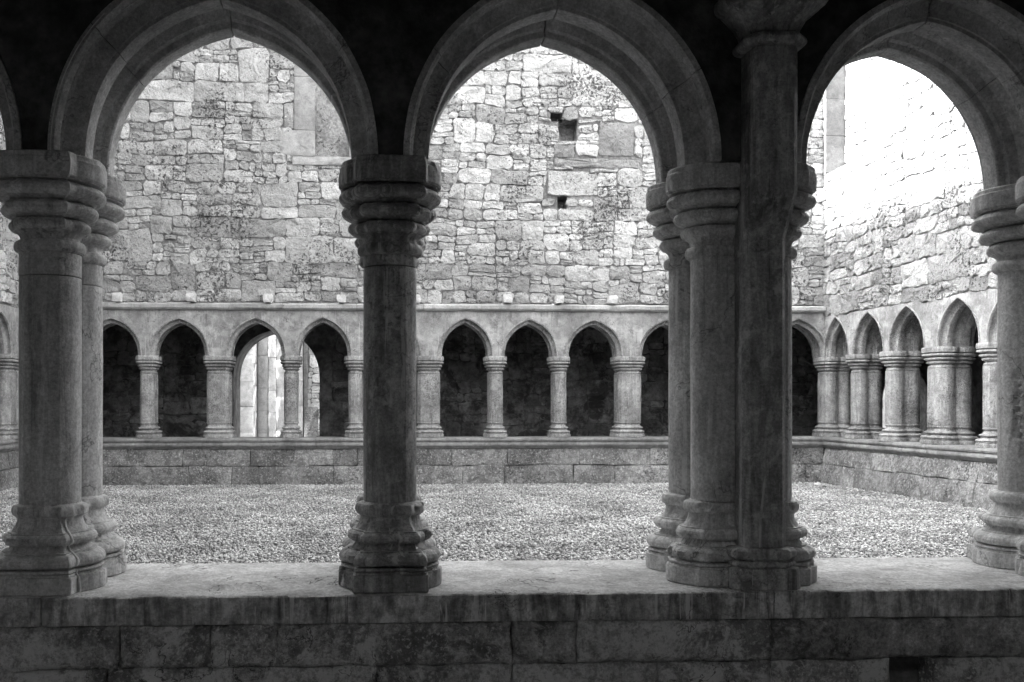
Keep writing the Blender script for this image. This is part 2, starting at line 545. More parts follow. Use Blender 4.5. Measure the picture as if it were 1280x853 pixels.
def arcade(root, piers, rises, zs, zt, x_lo, x_hi, u, mat_sp, mat_arch, nv=2, nseg=10, seed=1.):
    V, Fc = spandrel_geo(piers, rises, zs, zt, x_lo, x_hi, u)
    obj('spandrel_wall', mesh('spandrel_wall', V, Fc, mat_sp), root)
    for i in range(len(piers) - 1):
        xa = piers[i][0] + piers[i][1] + u; xb = piers[i + 1][0] - piers[i + 1][1] - u
        h, xc = (xb - xa) / 2, (xa + xb) / 2
        if nv == 0:
            V, Fc = voussoir(h, rises[i], 1, 0, 1, PROF_FULL, nseg, zs, xc, seed=seed + i)
            V2, F2 = voussoir(h, rises[i], -1, 0, 1, PROF_FULL, nseg, zs, xc, seed=seed + i + 3)
            b = len(V)
            obj('arch', mesh('arch', V + V2, Fc + [tuple(k + b for k in f) for f in F2], mat_arch, smooth=35), root)
            continue
        a = bpy.data.objects.new('arch', None)
        a.empty_display_size = .05
        link(a, root)
        for side in (-1, 1):
            cuts = [0, .42 + .08 * math.sin(i * 2.1 + side), 1]
            for k in range(len(cuts) - 1):
                g = .0035
                V, Fc = voussoir(h, rises[i], side, cuts[k] + (g if k else 0), cuts[k + 1] - g * (1 if k == len(cuts) - 2 else 0), PROF_FULL, nseg, zs, xc, seed=seed + i * 3 + k + side)
                obj('voussoir', mesh('voussoir', V, Fc, mat_arch, smooth=30), a)

# ------------------------------------------------------------------ columns
BW, BD = .70, 1.05
def plan(th, oc):
    """unit plan: a round drum (oc 0) with a square block projecting at front and back (oc 1)"""
    cx, cy = math.cos(th), math.sin(th)
    ax, ay = abs(cx), abs(cy)
    r = 1.0
    if ay > 1e-6:
        t = BD / ay
        if ax * t <= BW + 1e-9: r = max(r, t)
        elif ax > 1e-6: r = max(r, BW / ax)
    if ax > .9: r = 1.0
    r = 1 + (r - 1) * oc
    return r * cx, r * cy

def plan_angles(n):
    A = [2 * math.pi * (i + .5) / n for i in range(n)]
    for a0 in (math.atan2(BD, BW), math.atan2(math.sqrt(1 - BW * BW), BW)):
        for base in (a0, math.pi - a0, math.pi + a0, 2 * math.pi - a0):
            A += [base - .012, base + .012]
    return sorted(A)

def turned(prof, ext=0.0, oc=.8, n=64, wob=.0015, seed=1., bites=(), yc=0.0, cap=True, skew=None, ysc=1.0):
    """prof = [(z, half, oc)]"""
    V, Fc = [], []
    angs = plan_angles(n)
    n = len(angs)
    for z, hw, o in prof:
        for th in angs:
            px, py = plan(th, o * oc)
            w = wob * fbm(px, py, z, 2.2, seed) * 1.5 + wob * .8 * n3(px * hw, py * hw, z, 60, seed)
            x, y = px * (hw + w), py * (hw + w) * ysc
            if ext:
                x += ext * max(-1, min(1, x / (.35 * hw)))
            zz = z + wob * .6 * n3(x, y, z, 20, seed + 4)
            for (bx, by, bz, br, bd) in bites:
                d2 = math.sqrt((x - bx) ** 2 + (y - by) ** 2 + ((zz - bz)) ** 2)
                if d2 < br:
                    k = bd * min(1, (1 - d2 / br) * 3)
                    l = math.hypot(x, y) or 1
                    x -= x / l * k; y -= y / l * k
            sx = skew(zz) if skew else 0
            V.append((x, y + yc + sx, zz))
    m = len(prof)
    for r in range(m - 1):
        for i in range(n):
            k = (i + 1) % n
            Fc.append((r * n + i, r * n + k, (r + 1) * n + k, (r + 1) * n + i))
    if cap:
        Fc.append(tuple(range(n - 1, -1, -1)))
        Fc.append(tuple(range((m - 1) * n, m * n)))
    return V, Fc

def roll(z0, z1, hw_in, hw_max, oc, n=6):
    out = []
    for i in range(n + 1):
        a = math.pi * i / n
        out.append((z0 + (z1 - z0) * (1 - math.cos(a)) / 2, hw_in + (hw_max - hw_in) * math.sin(a), oc))
    return out

def lerp_cove(z0, h0, z1, h1, oc, n=5, k=1.7):
    return [(z0 + (z1 - z0) * i / n, h0 + (h1 - h0) * (i / n) ** k, oc) for i in range(n + 1)]

def base_prof(k=1.0, w=1.0):
    p = [(0, .146, 1), (.003, .149, 1), (.043, .149, 1), (.047, .1475, 1), (.0475, .141, 1), (.053, .1405, 1), (.0535, .134, 1)]
    p += roll(.054, .065, .134, .1425, 1, 5) + [(.0655, .120, 1), (.070, .1195, 1), (.0705, .139, 1), (.076, .1445, 1), (.084, .146, 1), (.092, .143, 1), (.099, .136, 1), (.104, .127, 1)]
    p += [(.1045, .122, .95), (.108, .1215, .95), (.1085, .108, .95), (.117, .102, .9), (.126, .099, .9), (.1265, .110, .9), (.130, .1105, .9), (.1305, .117, .85)]
    p += [(.136, .1215, .85), (.143, .1230, .85), (.150, .120, .85), (.156, .113, .8), (.1565, .109, .8), (.160, .1085, .8), (.1605, .099, .8)]
    p += [(.168, .0945, .7), (.176, .0895, .6), (.188, .0855, .5), (.198, .0845, .45), (.1985, .089, .4), (.201, .0895, .4)]
    p += roll(.2015, .233, .090, .100, .3, 7) + [(.2335, .084, .2), (.237, .0795, .1)]
    return [(z, h * w, o) for z, h, o in p]

def cap_prof(w=1.0):
    p = [(.936, .079, .1), (.938, .085, .2)] + roll(.939, .970, .085, .0935, .3, 7)
    p += [(.9705, .078, .4), (.978, .0775, .45), (.986, .0805, .5), (.992, .086, .6), (.996, .0925, .7), (.9965, .097, .75)]
    p += [(1.000, .101, .75), (1.006, .1055, .75), (1.013, .107, .75), (1.020, .1045, .75), (1.026, .098, .8), (1.0265, .085, .8), (1.031, .0845, .8), (1.0315, .096, .85), (1.036, .103, .85), (1.0365, .111, .85)]
    p += [(1.041, .119, .9), (1.048, .1255, .9), (1.056, .1275, .9), (1.064, .124, .9), (1.071, .114, .9), (1.0715, .100, .9), (1.077, .0995, .9), (1.0775, .114, .95), (1.083, .122, .95), (1.0835, .131, .95)]
    p += [(1.089, .140, 1), (1.096, .146, 1), (1.104, .1475, 1), (1.112, .144, 1), (1.119, .135, 1), (1.1195, .120, 1), (1.1265, .1195, 1), (1.127, .138, 1), (1.131, .1385, 1), (1.1315, .144, 1), (1.136, .1475, 1),
          (1.160, .1485, 1), (1.180, .148, 1), (1.184, .1455, 1), (1.194, .1445, 1), (1.198, .141, 1)]
    return [(z, h * w, o) for z, h, o in p]

def shaft_prof(r=.076, z0=.236, z1=.937, n=14, oc=.12):
    return [(z0 + (z1 - z0) * i / n, r * (1 + .01 * math.sin(math.pi * i / n)), oc) for i in range(n + 1)]

SEP = .22
def build_column(root, joint_z=None, gouges=(),  ext=0.0, w=1.0, r=.076, mat=None, oc=.85, seed=1., sep=SEP, n=104, bites_b=(), bites_c=(), shaft_oc=.2, wob=.0011, ysc=1.0):
    """twin shafts joined by a thin web: front towards -y"""
    mat = mat or M['column']
    for s, yy in ((0, -sep / 2), (1, sep / 2)):
        V, Fc = turned([(z + SZ, h, o) for z, h, o in base_prof(w=w)], ext, oc, n, wob, seed + s, [(a, b, c + SZ, d, e) for a, b, c, d, e in bites_b] if s == 0 else (), yy, ysc=ysc)
        obj('base', mesh('base', V, Fc, mat, smooth=24), root)
        parts = [(.236, .937)] if joint_z is None else [(.236, joint_z - .0012), (joint_z + .0012, .937)]
        for z0, z1 in parts:
            pr = shaft_prof(r, z0, z1, (90 if gouges else 24) if n > 50 else 8)
            if len(parts) > 1:
                pr = [(z0, r * .985, .12), (z0 + .003, r, .12)] + pr[1:-1] + [(z1 - .003, r, .12), (z1, r * .985, .12)]
            V, Fc = turned([(z + SZ, h, o) for z, h, o in pr], ext, shaft_oc / .2 * .9, n + (32 if gouges else 0), wob * .7, seed + s + 3, [(a, b, c + SZ, d, e) for a, b, c, d, e in gouges], yy)
            obj('shaft', mesh('shaft', V, Fc, mat, smooth=40), root)
        V, Fc = turned([(z + SZ, h, o) for z, h, o in cap_prof(w=w)], ext, oc * .7, n, wob, seed + s + 6, [(a, b, c + SZ, d, e) for a, b, c, d, e in bites_c] if s == 0 else (), yy, ysc=ysc)
        obj('capital', mesh('capital', V, Fc, mat, smooth=24), root)
    # web
    V, Fc = [], []
    prof = base_prof(w=w) + [(.3, r, 0), (.6, r, 0), (.9, r, 0)] + cap_prof(w=w)
    for z, h, o in prof:
        k = h * .62 + ext * .8 - .012
        V += [(-k, -sep / 2, z + SZ), (k, -sep / 2, z + SZ), (k, sep / 2, z + SZ), (-k, sep / 2, z + SZ)]
    m = len(prof)
    for i in range(m - 1):
        for k in range(4):
            l = (k + 1) % 4
            Fc.append((i * 4 + k, i * 4 + l, i * 4 + 4 + l, i * 4 + 4 + k))
    obj('web', mesh('web', V, Fc, mat, smooth=32), root)

def seam_tube(pts, r=.0035, mat=None, parent=None, name='mortar_seam'):
    V, Fc = [], []
    n = 6
    for i, p in enumerate(pts):
        for k in range(n):
            a = 2 * math.pi * k / n
            rr = r * (.7 + .6 * abs(n3(p[0], p[1], p[2], 45, 2)))
            V.append((p[0] + rr * math.cos(a), p[1] + rr * math.sin(a), p[2]))
    for i in range(len(pts) - 1):
        for k in range(n):
            l = (k + 1) % n
            Fc.append((i * n + k, i * n + l, i * n + n + l, i * n + n + k))
    return obj(name, mesh(name, V, Fc, mat or M['seam'], smooth=True), parent)

# ================================================================== LAYOUT
YN = 2.98                 # axis of the near arcade wall
YF, YB = YN - SEP / 2, YN + SEP / 2
Y2 = 14.6                 # garth face of the far range
XR, XL = pxX(1030, Y2), pxX(27, Y2)
SPLAY = .06
ZSPR = SZ + 1.197         # springing
U = .11

# ------------------------------------------------------------------ ground
def sheet(name, x0, x1, y0, y1, z, mat, nx=2, ny=2, amp=0.0):
    V, Fc = [], []
    for j in range(ny + 1):
        for i in range(nx + 1):
            x, y = x0 + (x1 - x0) * i / nx, y0 + (y1 - y0) * j / ny
            V.append((x, y, z + amp * fbm(x, y, 0, .9)))
    for j in range(ny):
        for i in range(nx):
            a = j * (nx + 1) + i
            Fc.append((a, a + 1, a + nx + 2, a + nx + 1))
    o = obj(name, mesh(name, V, Fc, mat, smooth=True))
    o['kind'] = 'structure'
    return o

M['turf'] = stone_mat('turf', .06, var=.3, big=.5, fine=5, bump=.6)
sheet('ground', -250, 250, -250, 250, -.16, M['turf'])
sheet('garth_ground', XL - .2, XR + 1.4, 3.1, Y2 + .3, -.012, M['gravel_bed'], 60, 60, .02)
sheet('ambulatory_floor', -9, 12, -1.6, 2.95, -.10, M['floor'])
sheet('ambulatory_floor', -9, 12, Y2 + .3, Y2 + 3.2, -.06, M['floor'])

def gravel():
    rs = np.random.RandomState(5)
    ico = np.array([(1, 0, 0), (-1, 0, 0), (0, 1, 0), (0, -1, 0), (.15, .1, 1), (0, 0, -1)], dtype=np.float64)
    fc = np.array([(0, 2, 4), (2, 1, 4), (1, 3, 4), (3, 0, 4), (2, 0, 5), (1, 2, 5), (3, 1, 5), (0, 3, 5)])
    K = len(ico)
    def region(x0, x1, y0, y1, n, r0, r1):
        p = np.empty((n, 3))
        p[:, 0] = rs.uniform(x0, x1, n); p[:, 1] = rs.uniform(y0, y1, n)
        r = r0 + (r1 - r0) * rs.rand(n) ** 1.7
        p[:, 2] = rs.uniform(-.006, .012, n)
        return p, r
    a, ra = region(XL, XR + .55, 7.1, Y2 + .02, 225000, .007, .0185)
    b, rb = region(XL, XR + .8, 3.25, 7.1, 20000, .010, .024)
    p = np.vstack([a, b]); r = np.concatenate([ra, rb])
    n = len(p)
    sc = r[:, None] * rs.uniform(.65, 1.25, (n, 3))
    sc[:, 2] *= .7
    v = ico[None] * rs.uniform(.75, 1.2, (n, K, 1)) * sc[:, None, :]
    th = rs.uniform(0, 2 * np.pi, n)
    al = rs.uniform(-.5, .5, n)
    c, s = np.cos(al)[:, None], np.sin(al)[:, None]
    y, z = v[..., 1] * c - v[..., 2] * s, v[..., 1] * s + v[..., 2] * c
    c, s = np.cos(th)[:, None], np.sin(th)[:, None]
    x, y = v[..., 0] * c - y * s, v[..., 0] * s + y * c
    v = np.stack([x, y, z], -1) + p[:, None, :]
    f = (fc[None] + (np.arange(n) * K)[:, None, None]).reshape(-1, 3)
    me = bpy.data.meshes.new('gravel')
    me.vertices.add(n * K); me.vertices.foreach_set('co', v.reshape(-1).astype(np.float32))
    me.loops.add(len(f) * 3); me.loops.foreach_set('vertex_index', f.reshape(-1).astype(np.int32))
    me.polygons.add(len(f)); me.polygons.foreach_set('loop_start', np.arange(len(f), dtype=np.int32) * 3)
    tone = np.clip(np.exp(rs.normal(-.04, .32, n)), .25, 1.75)
    at = me.attributes.new('tone', 'FLOAT', 'POINT')
    at.data.foreach_set('value', np.repeat(tone, K).astype(np.float32))
    me.materials.append(M['gravel'])
    me.update(calc_edges=True)
    o = obj('gravel', me)
    tag(o, 'pale loose gravel covering the whole cloister garth', 'gravel', kind='stuff')
gravel()

# ------------------------------------------------------------------ NEAR ARCADE
near_px = [(-372, 0), (63, 0), (487.5, 0), (926, .07), (1341, 0), (1760, 0)]
near_piers = [(pxX(p, YF), e) for p, e in near_px]
near = empty('arcade', (0, YN, 0), 0, 'dark moulded arcade of big pointed arches framing the view of the gravel court', 'arcade')
NX0, NX1 = near_piers[0][0] - .3, near_piers[-1][0] + .3
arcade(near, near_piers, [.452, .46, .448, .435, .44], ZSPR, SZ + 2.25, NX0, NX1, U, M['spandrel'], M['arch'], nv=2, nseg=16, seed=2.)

# pale lime line along the hood of the arch beside the cracked column
xa_, xb_ = near_piers[1][0] + U, near_piers[2][0] - U
hh_, xc_ = (xb_ - xa_) / 2, (xa_ + xb_) / 2
pts = []
for k in range(30):
    x_, z_ = arch_pts(hh_, .46, .066, k / 29 * .55)
    pts.append((xc_ - x_, -T - .0105, ZSPR + z_))
seam_tube(pts, .0022, M['seam'], near)
# columns
X1, X2, X3, X4 = [p[0] for p in near_piers[1:5]]
rng = random.Random(11)
def mkbites(k, z0, z1, hw, depth=.012, ext=0.0):
    out = []
    noses = (.045, .082, .142, .22) if z0 < .5 else (1.012, 1.056, 1.104, 1.14, 1.19)
    for j in range(k + 9):
        a = rng.uniform(math.pi * .9, math.pi * 2.1)
        big = j < k
        z = rng.choice(noses) + rng.uniform(-.006, .006)
        q = np.interp(z, [0, .05, .083, .14, .22, 1.0, 1.05, 1.1, 1.2], [.149, .148, .145, .122, .1, .107, .127, .147, .148])
        out.append((q * math.cos(a) + (ext if math.cos(a) > 0 else -ext), q * math.sin(a), z, rng.uniform(.012, .026) if big else rng.uniform(.006, .012), rng.uniform(.004, depth) if big else rng.uniform(.002, .006)))
    return out

c0 = empty('stone_column', (near_piers[0][0], YN, 0), 0, 'twin shaft column neighbouring the cracked column, away from the streaked one', 'column')
build_column(c0, seed=21.)
c1 = empty('stone_column', (X1, YN, 0), 0, 'twin shaft column with a pale mortar crack running down its base', 'column')
build_column(c1, joint_z=.872, r=.083, w=1.03, oc=.8, seed=1., bites_b=mkbites(4, .02, .15, .135), bites_c=mkbites(3, 1.0, 1.15, .13))
c2 = empty('stone_column', (X2, YN, 0), 0, 'dark streaked free standing column between the two whole arches, chipped square base', 'column')
build_column(c2, joint_z=.905, oc=1.0, mat=M['column_dark'], seed=5., bites_b=mkbites(18, .03, .16, .135, .02), bites_c=mkbites(6, 1.0, 1.15, .13, .01))
c3 = empty('clustered_pier', (X3, YN, 0), 0, 'broad clustered pier with several dark shafts behind the tall pilaster', 'pier')
build_column(c3, ext=.07, ysc=.80, mat=M['column'], seed=9., oc=.35, bites_b=mkbites(12, .02, .18, .135, .022, .07), bites_c=mkbites(4, 1.0, 1.15, .13, .01, .07))
c4 = empty('stone_column', (X4, YN, 0), 0, 'column with a gouged shaft and crumbling base beside the sunlit corner arch', 'column')
gg = []
for (ang, za, zb, m) in ((-2.45, .42, .60, 8), (-2.2, .36, .47, 5)):
    for k in range(m):
        z = za + (zb - za) * k / (m - 1)
        a_ = ang + .12 * n3(z, 2, 1, 18, 4)
        gg.append((.078 * math.cos(a_), .078 * math.sin(a_), z, .012 + .012 * abs(n3(z, 4, 1, 25, 8)), .010))
build_column(c4, gouges=gg, seed=13., bites_b=mkbites(16, .02, .18, .135, .022), bites_c=mkbites(3, 1.0, 1.15, .13))
c5 = empty('stone_column', (near_piers[5][0], YN, 0), 0, 'twin shaft column neighbouring the gouged column, away from the clustered pier', 'column')
build_column(c5, seed=17.)

# pale mortar crack down column 1 (follows the corner between front facet and drum)
def surf(prof, z, th, oc, w=1.0):
    zs = [p[0] for p in prof]
    h = np.interp(z, zs, [p[1] for p in prof]); o = np.interp(z, zs, [p[2] for p in prof])
    px, py = plan(th, o * oc)
    return px * (h + .0025), py * (h + .0025) - SEP / 2
def crack(root, prof, z0, z1, th0, oc, wig, r, name='mortar_seam'):
    pts = []
    n = 34
    for i in range(n + 1):
        z = z0 + (z1 - z0) * i / n
        th = th0 + wig * (n3(z, 1, 2, 22, 3) + .5 * n3(z, 1, 2, 60, 3)) + wig * 1.6 * (.5 - i / n)
        x, y = surf(prof, z, th, oc)
        pts.append((x, y, z + SZ))
    seam_tube(pts, r, M['seam'], root, name)
crack(c1, base_prof(w=1.03), .002, .20, -.80, .8, .05, .0055)
crack(c1, cap_prof(w=1.03), 1.0, 1.196, -.97, .56, .03, .0030)

# tall pilaster against the clustered pier
PX = pxX(948, 2.775)
pil = empty('pilaster', (PX, 2.762, 0), 0, 'tall dark pilaster with a forward kink rising past the clustered pier', 'pilaster')
def pil_plan(hw, hd, ch):
    return [(-hw, .10), (-hw, -hd + ch), (-hw + ch * .9, -hd), (hw - ch * .9, -hd), (hw, -hd + ch), (hw, .10)]
def loft(rows, name, mat, parent):
    V, Fc = [], []
    m = len(rows[0][1])
    for z, pl, dy in rows:
        for x, y in pl:
            w = .0015 * fbm(x, y, z, 6, 3)
            V.append((x + w, y + w + (dy if y < .05 else 0), z))
    for i in range(len(rows) - 1):
        for k in range(m):
            l = (k + 1) % m
            Fc.append((i * m + k, i * m + l, i * m + m + l, i * m + m + k))
    Fc.append(tuple(range(m - 1, -1, -1))); Fc.append(tuple(range((len(rows) - 1) * m, len(rows) * m)))
    return obj(name, mesh(name, V, Fc, mat, smooth=28), parent)
PH = .0615
rows = [(SZ + .115, pil_plan(PH, .045, .018), 0), (SZ + .245, pil_plan(PH, .045, .018), 0), (SZ + .6, pil_plan(PH, .045, .018), 0), (SZ + .97, pil_plan(PH, .045, .018), 0)]
loft(rows, 'shaft', M['column_dark'], pil)
rows = [(SZ + .9701, pil_plan(PH, .0452, .018), 0), (SZ + .985, pil_plan(PH, .0452, .018), -.004), (SZ + 1.075, pil_plan(PH, .045, .020), -.072), (SZ + 1.09, pil_plan(PH, .045, .018), -.08), (SZ + 1.484, pil_plan(PH, .045, .018), -.08)]
loft(rows, 'kinked_shaft', M['column_dark'], pil)
rows = []
for z, k in [(0, .019), (.05, .018), (.058, .016)]: rows.append((SZ + z, pil_plan(PH + k + .016, .045 + k, .02), 0))
for z, h, o in roll(.06, .078, .012, .017, 1, 4) + roll(.080, .114, .008, .019, 1, 6): rows.append((SZ + z, pil_plan(PH + h * 1.9, .045 + h, .022 + h), 0))
loft(rows, 'base', M['column_dark'], pil)
rows = []
for z, h, o in roll(1.44, 1.475, .004, .026, 1, 8) + [(1.478, .006, 1), (1.49, .010, 1), (1.51, .022, 1), (1.53, .042, 1), (1.545, .058, 1)] + roll(1.547, 1.60, .058, .078, 1, 6) + [(1.602, .07, 1), (1.64, .085, 1), (1.70, .09, 1)]:
    rows.append((SZ + z + .045, pil_plan(PH + h, .045 + h, .025 + h * .6), -.08))
loft(rows, 'capital', M['column_dark'], pil)
# rib of the vault springing from the pilaster
rows = []
V, Fc = [], []
nr = 16
for i in range(nr + 1):
    a = math.pi / 2 * i / nr
    yy = -.12 - 1.75 * (1 - math.cos(a)) * .6
    zz = SZ + 1.745 + .50 * math.sin(a)
    for dx in (-.06, .06):
        for dz in (0, .16):
            V.append((dx, yy, zz + dz))
for i in range(nr):
    for q in ((0, 1, 5, 4), (2, 6, 7, 3), (0, 4, 6, 2), (1, 3, 7, 5)):
        Fc.append(tuple(i * 4 + k for k in q))
obj('vault_rib', mesh('vault_rib', V, Fc, M['vault'], smooth=30), pil)

# parapet with sill slabs
SY0, SY1 = 2.694, 3.262
par = empty('parapet_wall', (0, 0, 0), 0, 'low block wall with worn sill slabs carrying the big dark columns', 'wall')
def slab(x0, x1, seed, mat):
    nx, ny = max(4, int((x1 - x0) / .035)), 18
    V, Fc = [], []
    rows = []
    prof = [(SY1, SZ - .078)] + [(SY1, SZ - .01), (SY1 - .006, SZ - .002)]
    prof += [(SY1 - .012 - (SY1 - SY0 - .024) * k / ny, SZ) for k in range(ny + 1)]
    prof += [(SY0 + .006, SZ - .0015), (SY0 + .001, SZ - .006), (SY0, SZ - .02), (SY0, SZ - .05), (SY0 + .001, SZ - .074), (SY0 + .004, SZ - .078)]
    m = len(prof)
    for i in range(nx + 1):
        x = x0 + (x1 - x0) * i / nx
        for y, z in prof:
            top = z > SZ - .003
            front = y < SY0 + .013
            dz = .0035 * fbm(x, y, 0, 3, seed) + .0012 * n3(x, y, 0, 25, seed)
            # shallow flaked patch
            d = ((x - pxX(292, 2.85)) / .10) ** 2 + ((y - 2.80) / .045) ** 2
            d += .5 * n3(x, y, 0, 18, 6)
            if d < 1: dz -= .010 * min(1, (1 - d) * 5)
            dy = (.003 * fbm(x, 0, z, 5, seed + 3) + .009 * max(0, n3(x, 0, z, 13, seed + 5) - .1) * 2) if front else 0
            V.append((x, y + dy, z + (dz if top else 0) - (.009 * max(0, n3(x, 0, 0, 11, seed + 8) - .05) + .006 * max(0, n3(x, 0, 0, 40, seed + 2) - .1) if front and top else 0)))
    for i in range(nx):
        for k in range(m):
            l = (k + 1) % m
            Fc.append((i * m + k, (i + 1) * m + k, (i + 1) * m + l, i * m + l))
    Fc.append(tuple(range(m))); Fc.append(tuple(range(nx * m + m - 1, nx * m - 1, -1)))
    me = mesh('sill_slab', V, Fc, mat, smooth=40)
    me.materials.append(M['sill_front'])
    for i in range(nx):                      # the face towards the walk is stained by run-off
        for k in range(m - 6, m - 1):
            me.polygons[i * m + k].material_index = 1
    return obj('sill_slab', me, par)
xs = [NX0, pxX(51, SY0), pxX(968, SY0), NX1]
for i in range(len(xs) - 1):
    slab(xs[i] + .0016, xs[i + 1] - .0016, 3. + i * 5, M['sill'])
box_obj('wall_core', NX0, NX1, SY0 + .10, SY1 - .12, -.16, SZ - .0785, M['mortar'], par)
rng2 = random.Random(4)
WF = SY0 + .006
def near_course(z0, z1, cuts, skip=(), seed=1, toned=None):
    for i in range(len(cuts) - 1):
        if i in skip: continue
        xa, xb = pxX(cuts[i], SY0), pxX(cuts[i + 1], SY0)
        grid_block('block', (xa, xb, z0, z1), par, M['slab_edge'], (toned[i] if toned else rng2.uniform(.75, 1.1)), WF, seed + i * 1.7)
near_course(SZ - .195, SZ - .080, [-420, -120, 148, 262, 346, 640, 722, 966, 1290, 1700, 2100], seed=1, toned=[1, .9, .95, 1.15, 1.0, .72, .95, .62, .75, .9])
near_course(SZ - .330, SZ - .196, [-420, -60, 132, 328, 470, 642, 824, 966, 1116, 1172, 1330, 1700, 2100], skip=(8,), seed=20, toned=[1, 1, 1, 1.1, .95, 1.0, 1.05, 1.15, 1, 1.15, 1, 1, 1])
near_course(SZ - .52, SZ - .331, [-420, -20, 300, 560, 900, 1200, 1500, 2100], seed=40)
near_course(SZ - .80, SZ - .521, [-420, 100, 420, 760, 1000, 1400, 2100], seed=50)
for i in range(7):      # garth side blocks
    xa = NX0 + (NX1 - NX0) * i / 7
    v, f = stone_geo((xa, xa + (NX1 - NX0) / 7, 0, SZ - .081), rng2, joint=.004, amp=0, back=.2, proud=.02, rough=.012, inner=.95, corner=.01)
    v = [(x, SY1 - .03 - y, z) for x, y, z in v]
    obj('block', mesh('block', v, [q[::-1] for q in f], M['parapet'], tone=1.0, smooth=40), par)

# ambulatory vault and the wall behind the camera
V, Fc = [], []
nv_ = 28
ya, yb = -1.3, YN - T
LIGHT_GAP = (-2.4, 2.8, 8)                          # unseen opening added in the vault to light the columns from above
for xa, xb, i0 in ((NX0 - 3, LIGHT_GAP[0], 0), (LIGHT_GAP[0], LIGHT_GAP[1], LIGHT_GAP[2]), (LIGHT_GAP[1], NX1 + 3, 0)):
    for i in range(i0, nv_):
        k = len(V)
        for j in (i, i + 1):
            a = math.pi * j / nv_
            y = (ya + yb) / 2 - (yb - ya) / 2 * math.cos(a)
            z = SZ + 1.9 + .75 * math.sin(a)
            V += [(xa, y, z), (xb, y, z)]
        Fc.append((k, k + 1, k + 3, k + 2))
o = obj('ambulatory_vault', mesh('ambulatory_vault', V, Fc, M['vault'])); o['kind'] = 'structure'
yg = (ya + yb) / 2 - (yb - ya) / 2 * math.cos(math.pi * LIGHT_GAP[2] / nv_)
for xa, xb, y0 in ((NX0 - 3, LIGHT_GAP[0] - .001, -1.8), (LIGHT_GAP[0], LIGHT_GAP[1], yg), (LIGHT_GAP[1] + .001, NX1 + 3, -1.8)):
    o = box_obj('upper_floor', xa, xb, y0, YN - T - .01, SZ + 2.70, SZ + 2.95, M['vault']); o['kind'] = 'structure'
for xa, xb in ((XL - 3.3, NX0 - .001), (NX1 + .001, 10.5)):
    box_obj('light_blocker', xa, xb, -T, T, -.12, SZ + 2.25, M['plaster'], near)  # added solid walls that block light where the arcade would run on
o = box_obj('blocking_wall', NX0 - 3.4, NX0 - 3.0, -1.8, YN - T - .005, -.12, SZ + 2.69, M['dark_wall']); tag(o, 'added cross wall shutting light out of the ambulatory at one end', 'wall')  # both cross walls are added to keep the walk dark
o = box_obj('blocking_wall', NX1 + 3.0, NX1 + 3.4, -1.8, YN - T - .005, -.12, SZ + 2.69, M['dark_wall']); tag(o, 'added cross wall shutting light out of the ambulatory at the sunny end', 'wall')
rear = empty('rear_wall', (0, 0, 0), 0, 'dim inner wall of the ambulatory facing the big dark columns', 'wall')
uw = empty('masonry_wall', (0, 0, 0), 0, 'rubble wall rising directly above the big dark arches', 'wall')
box_obj('masonry', NX0, NX1, YN - T, YN + T, SZ + 2.252, 4.2, M['mortar'], uw)

# ------------------------------------------------------------------ generic range of arcade for the three far sides
def coping_prof(y0):
    return [(y0 + .5, SZ - .16), (y0 + .5, SZ), (y0 - .05, SZ), (y0 - .068, SZ - .012), (y0 - .075, SZ - .032), (y0 - .068, SZ - .052),
            (y0 - .052, SZ - .062), (y0 - .052, SZ - .072), (y0 - .060, SZ - .082), (y0 - .066, SZ - .10), (y0 - .060, SZ - .12), (y0 - .035, SZ - .135), (y0 - .02, SZ - .16)]

def parapet(root, x0, x1, y0, seed, rows, batter, tone=1.0, maxw=1.1):
    rg = random.Random(seed)
    x = x0
    while x < x1 - .05:                      # coping stones
        w = rg.uniform(1.0, 1.7)
        if x + w > x1 - .5: w = x1 - x
        run_obj('coping_stone', coping_prof(y0), x + .002, x + w - .002, M['coping'], root, wob=.006, seed=seed + x, chips=2)
        x += w
    zt = SZ - .161
    z = zt
    for hgt in rows:
        x = x0 - rg.uniform(0, .1)
        while x < x1 - .02:
            w = rg.uniform(.35, maxw)
            if x + w > x1 - .25: w = x1 - x
            block_obj('block', (x, x + w, z - hgt, z), root, M['parapet'], rg, tone=tone * rg.uniform(.8, 1.2), back=.3, proud=.014, rough=.012, joint=.004,
                      inner=.95, face=y0, corner=.012, shear=(batter, zt), amp=.010, seed=seed * .1)
            x += w
        z -= hgt
    box_obj('wall_core', x0, x1, y0 + .06, y0 + .46, -.1, SZ - .162, M['mortar'], root)

def proto_column(ext, w, r, seed):
    root = empty('far_column_source')
    build_column(root, ext=ext, w=w, r=r, mat=M['far_column'], oc=.7, seed=seed, n=40, shaft_oc=.5, wob=.004)
    return root
slim = proto_column(0, 1.12, .106, 31.)
broad = proto_column(.065, 1.12, .108, 37.)
used = {'slim': False, 'broad': False}
def place_column(kind, loc, rz, label, group=None, name=None):
    src = slim if kind == 'slim' else broad
    if used[kind]:
        o = copy_tree(src)
        if 'group' in o: del o['group']
    else:
        o = src; used[kind] = True
    o.name = name or ('slender_column' if kind == 'slim' else 'broad_pier')
    vr = random.Random(int(loc[0] * 97 + loc[1] * 31))
    o.location = loc
    o.rotation_euler = (vr.uniform(-.006, .006), vr.uniform(-.006, .006), rz + vr.uniform(-.05, .05))
    o.scale = (vr.uniform(.95, 1.06), vr.uniform(.96, 1.02), 1)
    tag(o, label, 'column' if kind == 'slim' else 'pier', group)
    return o

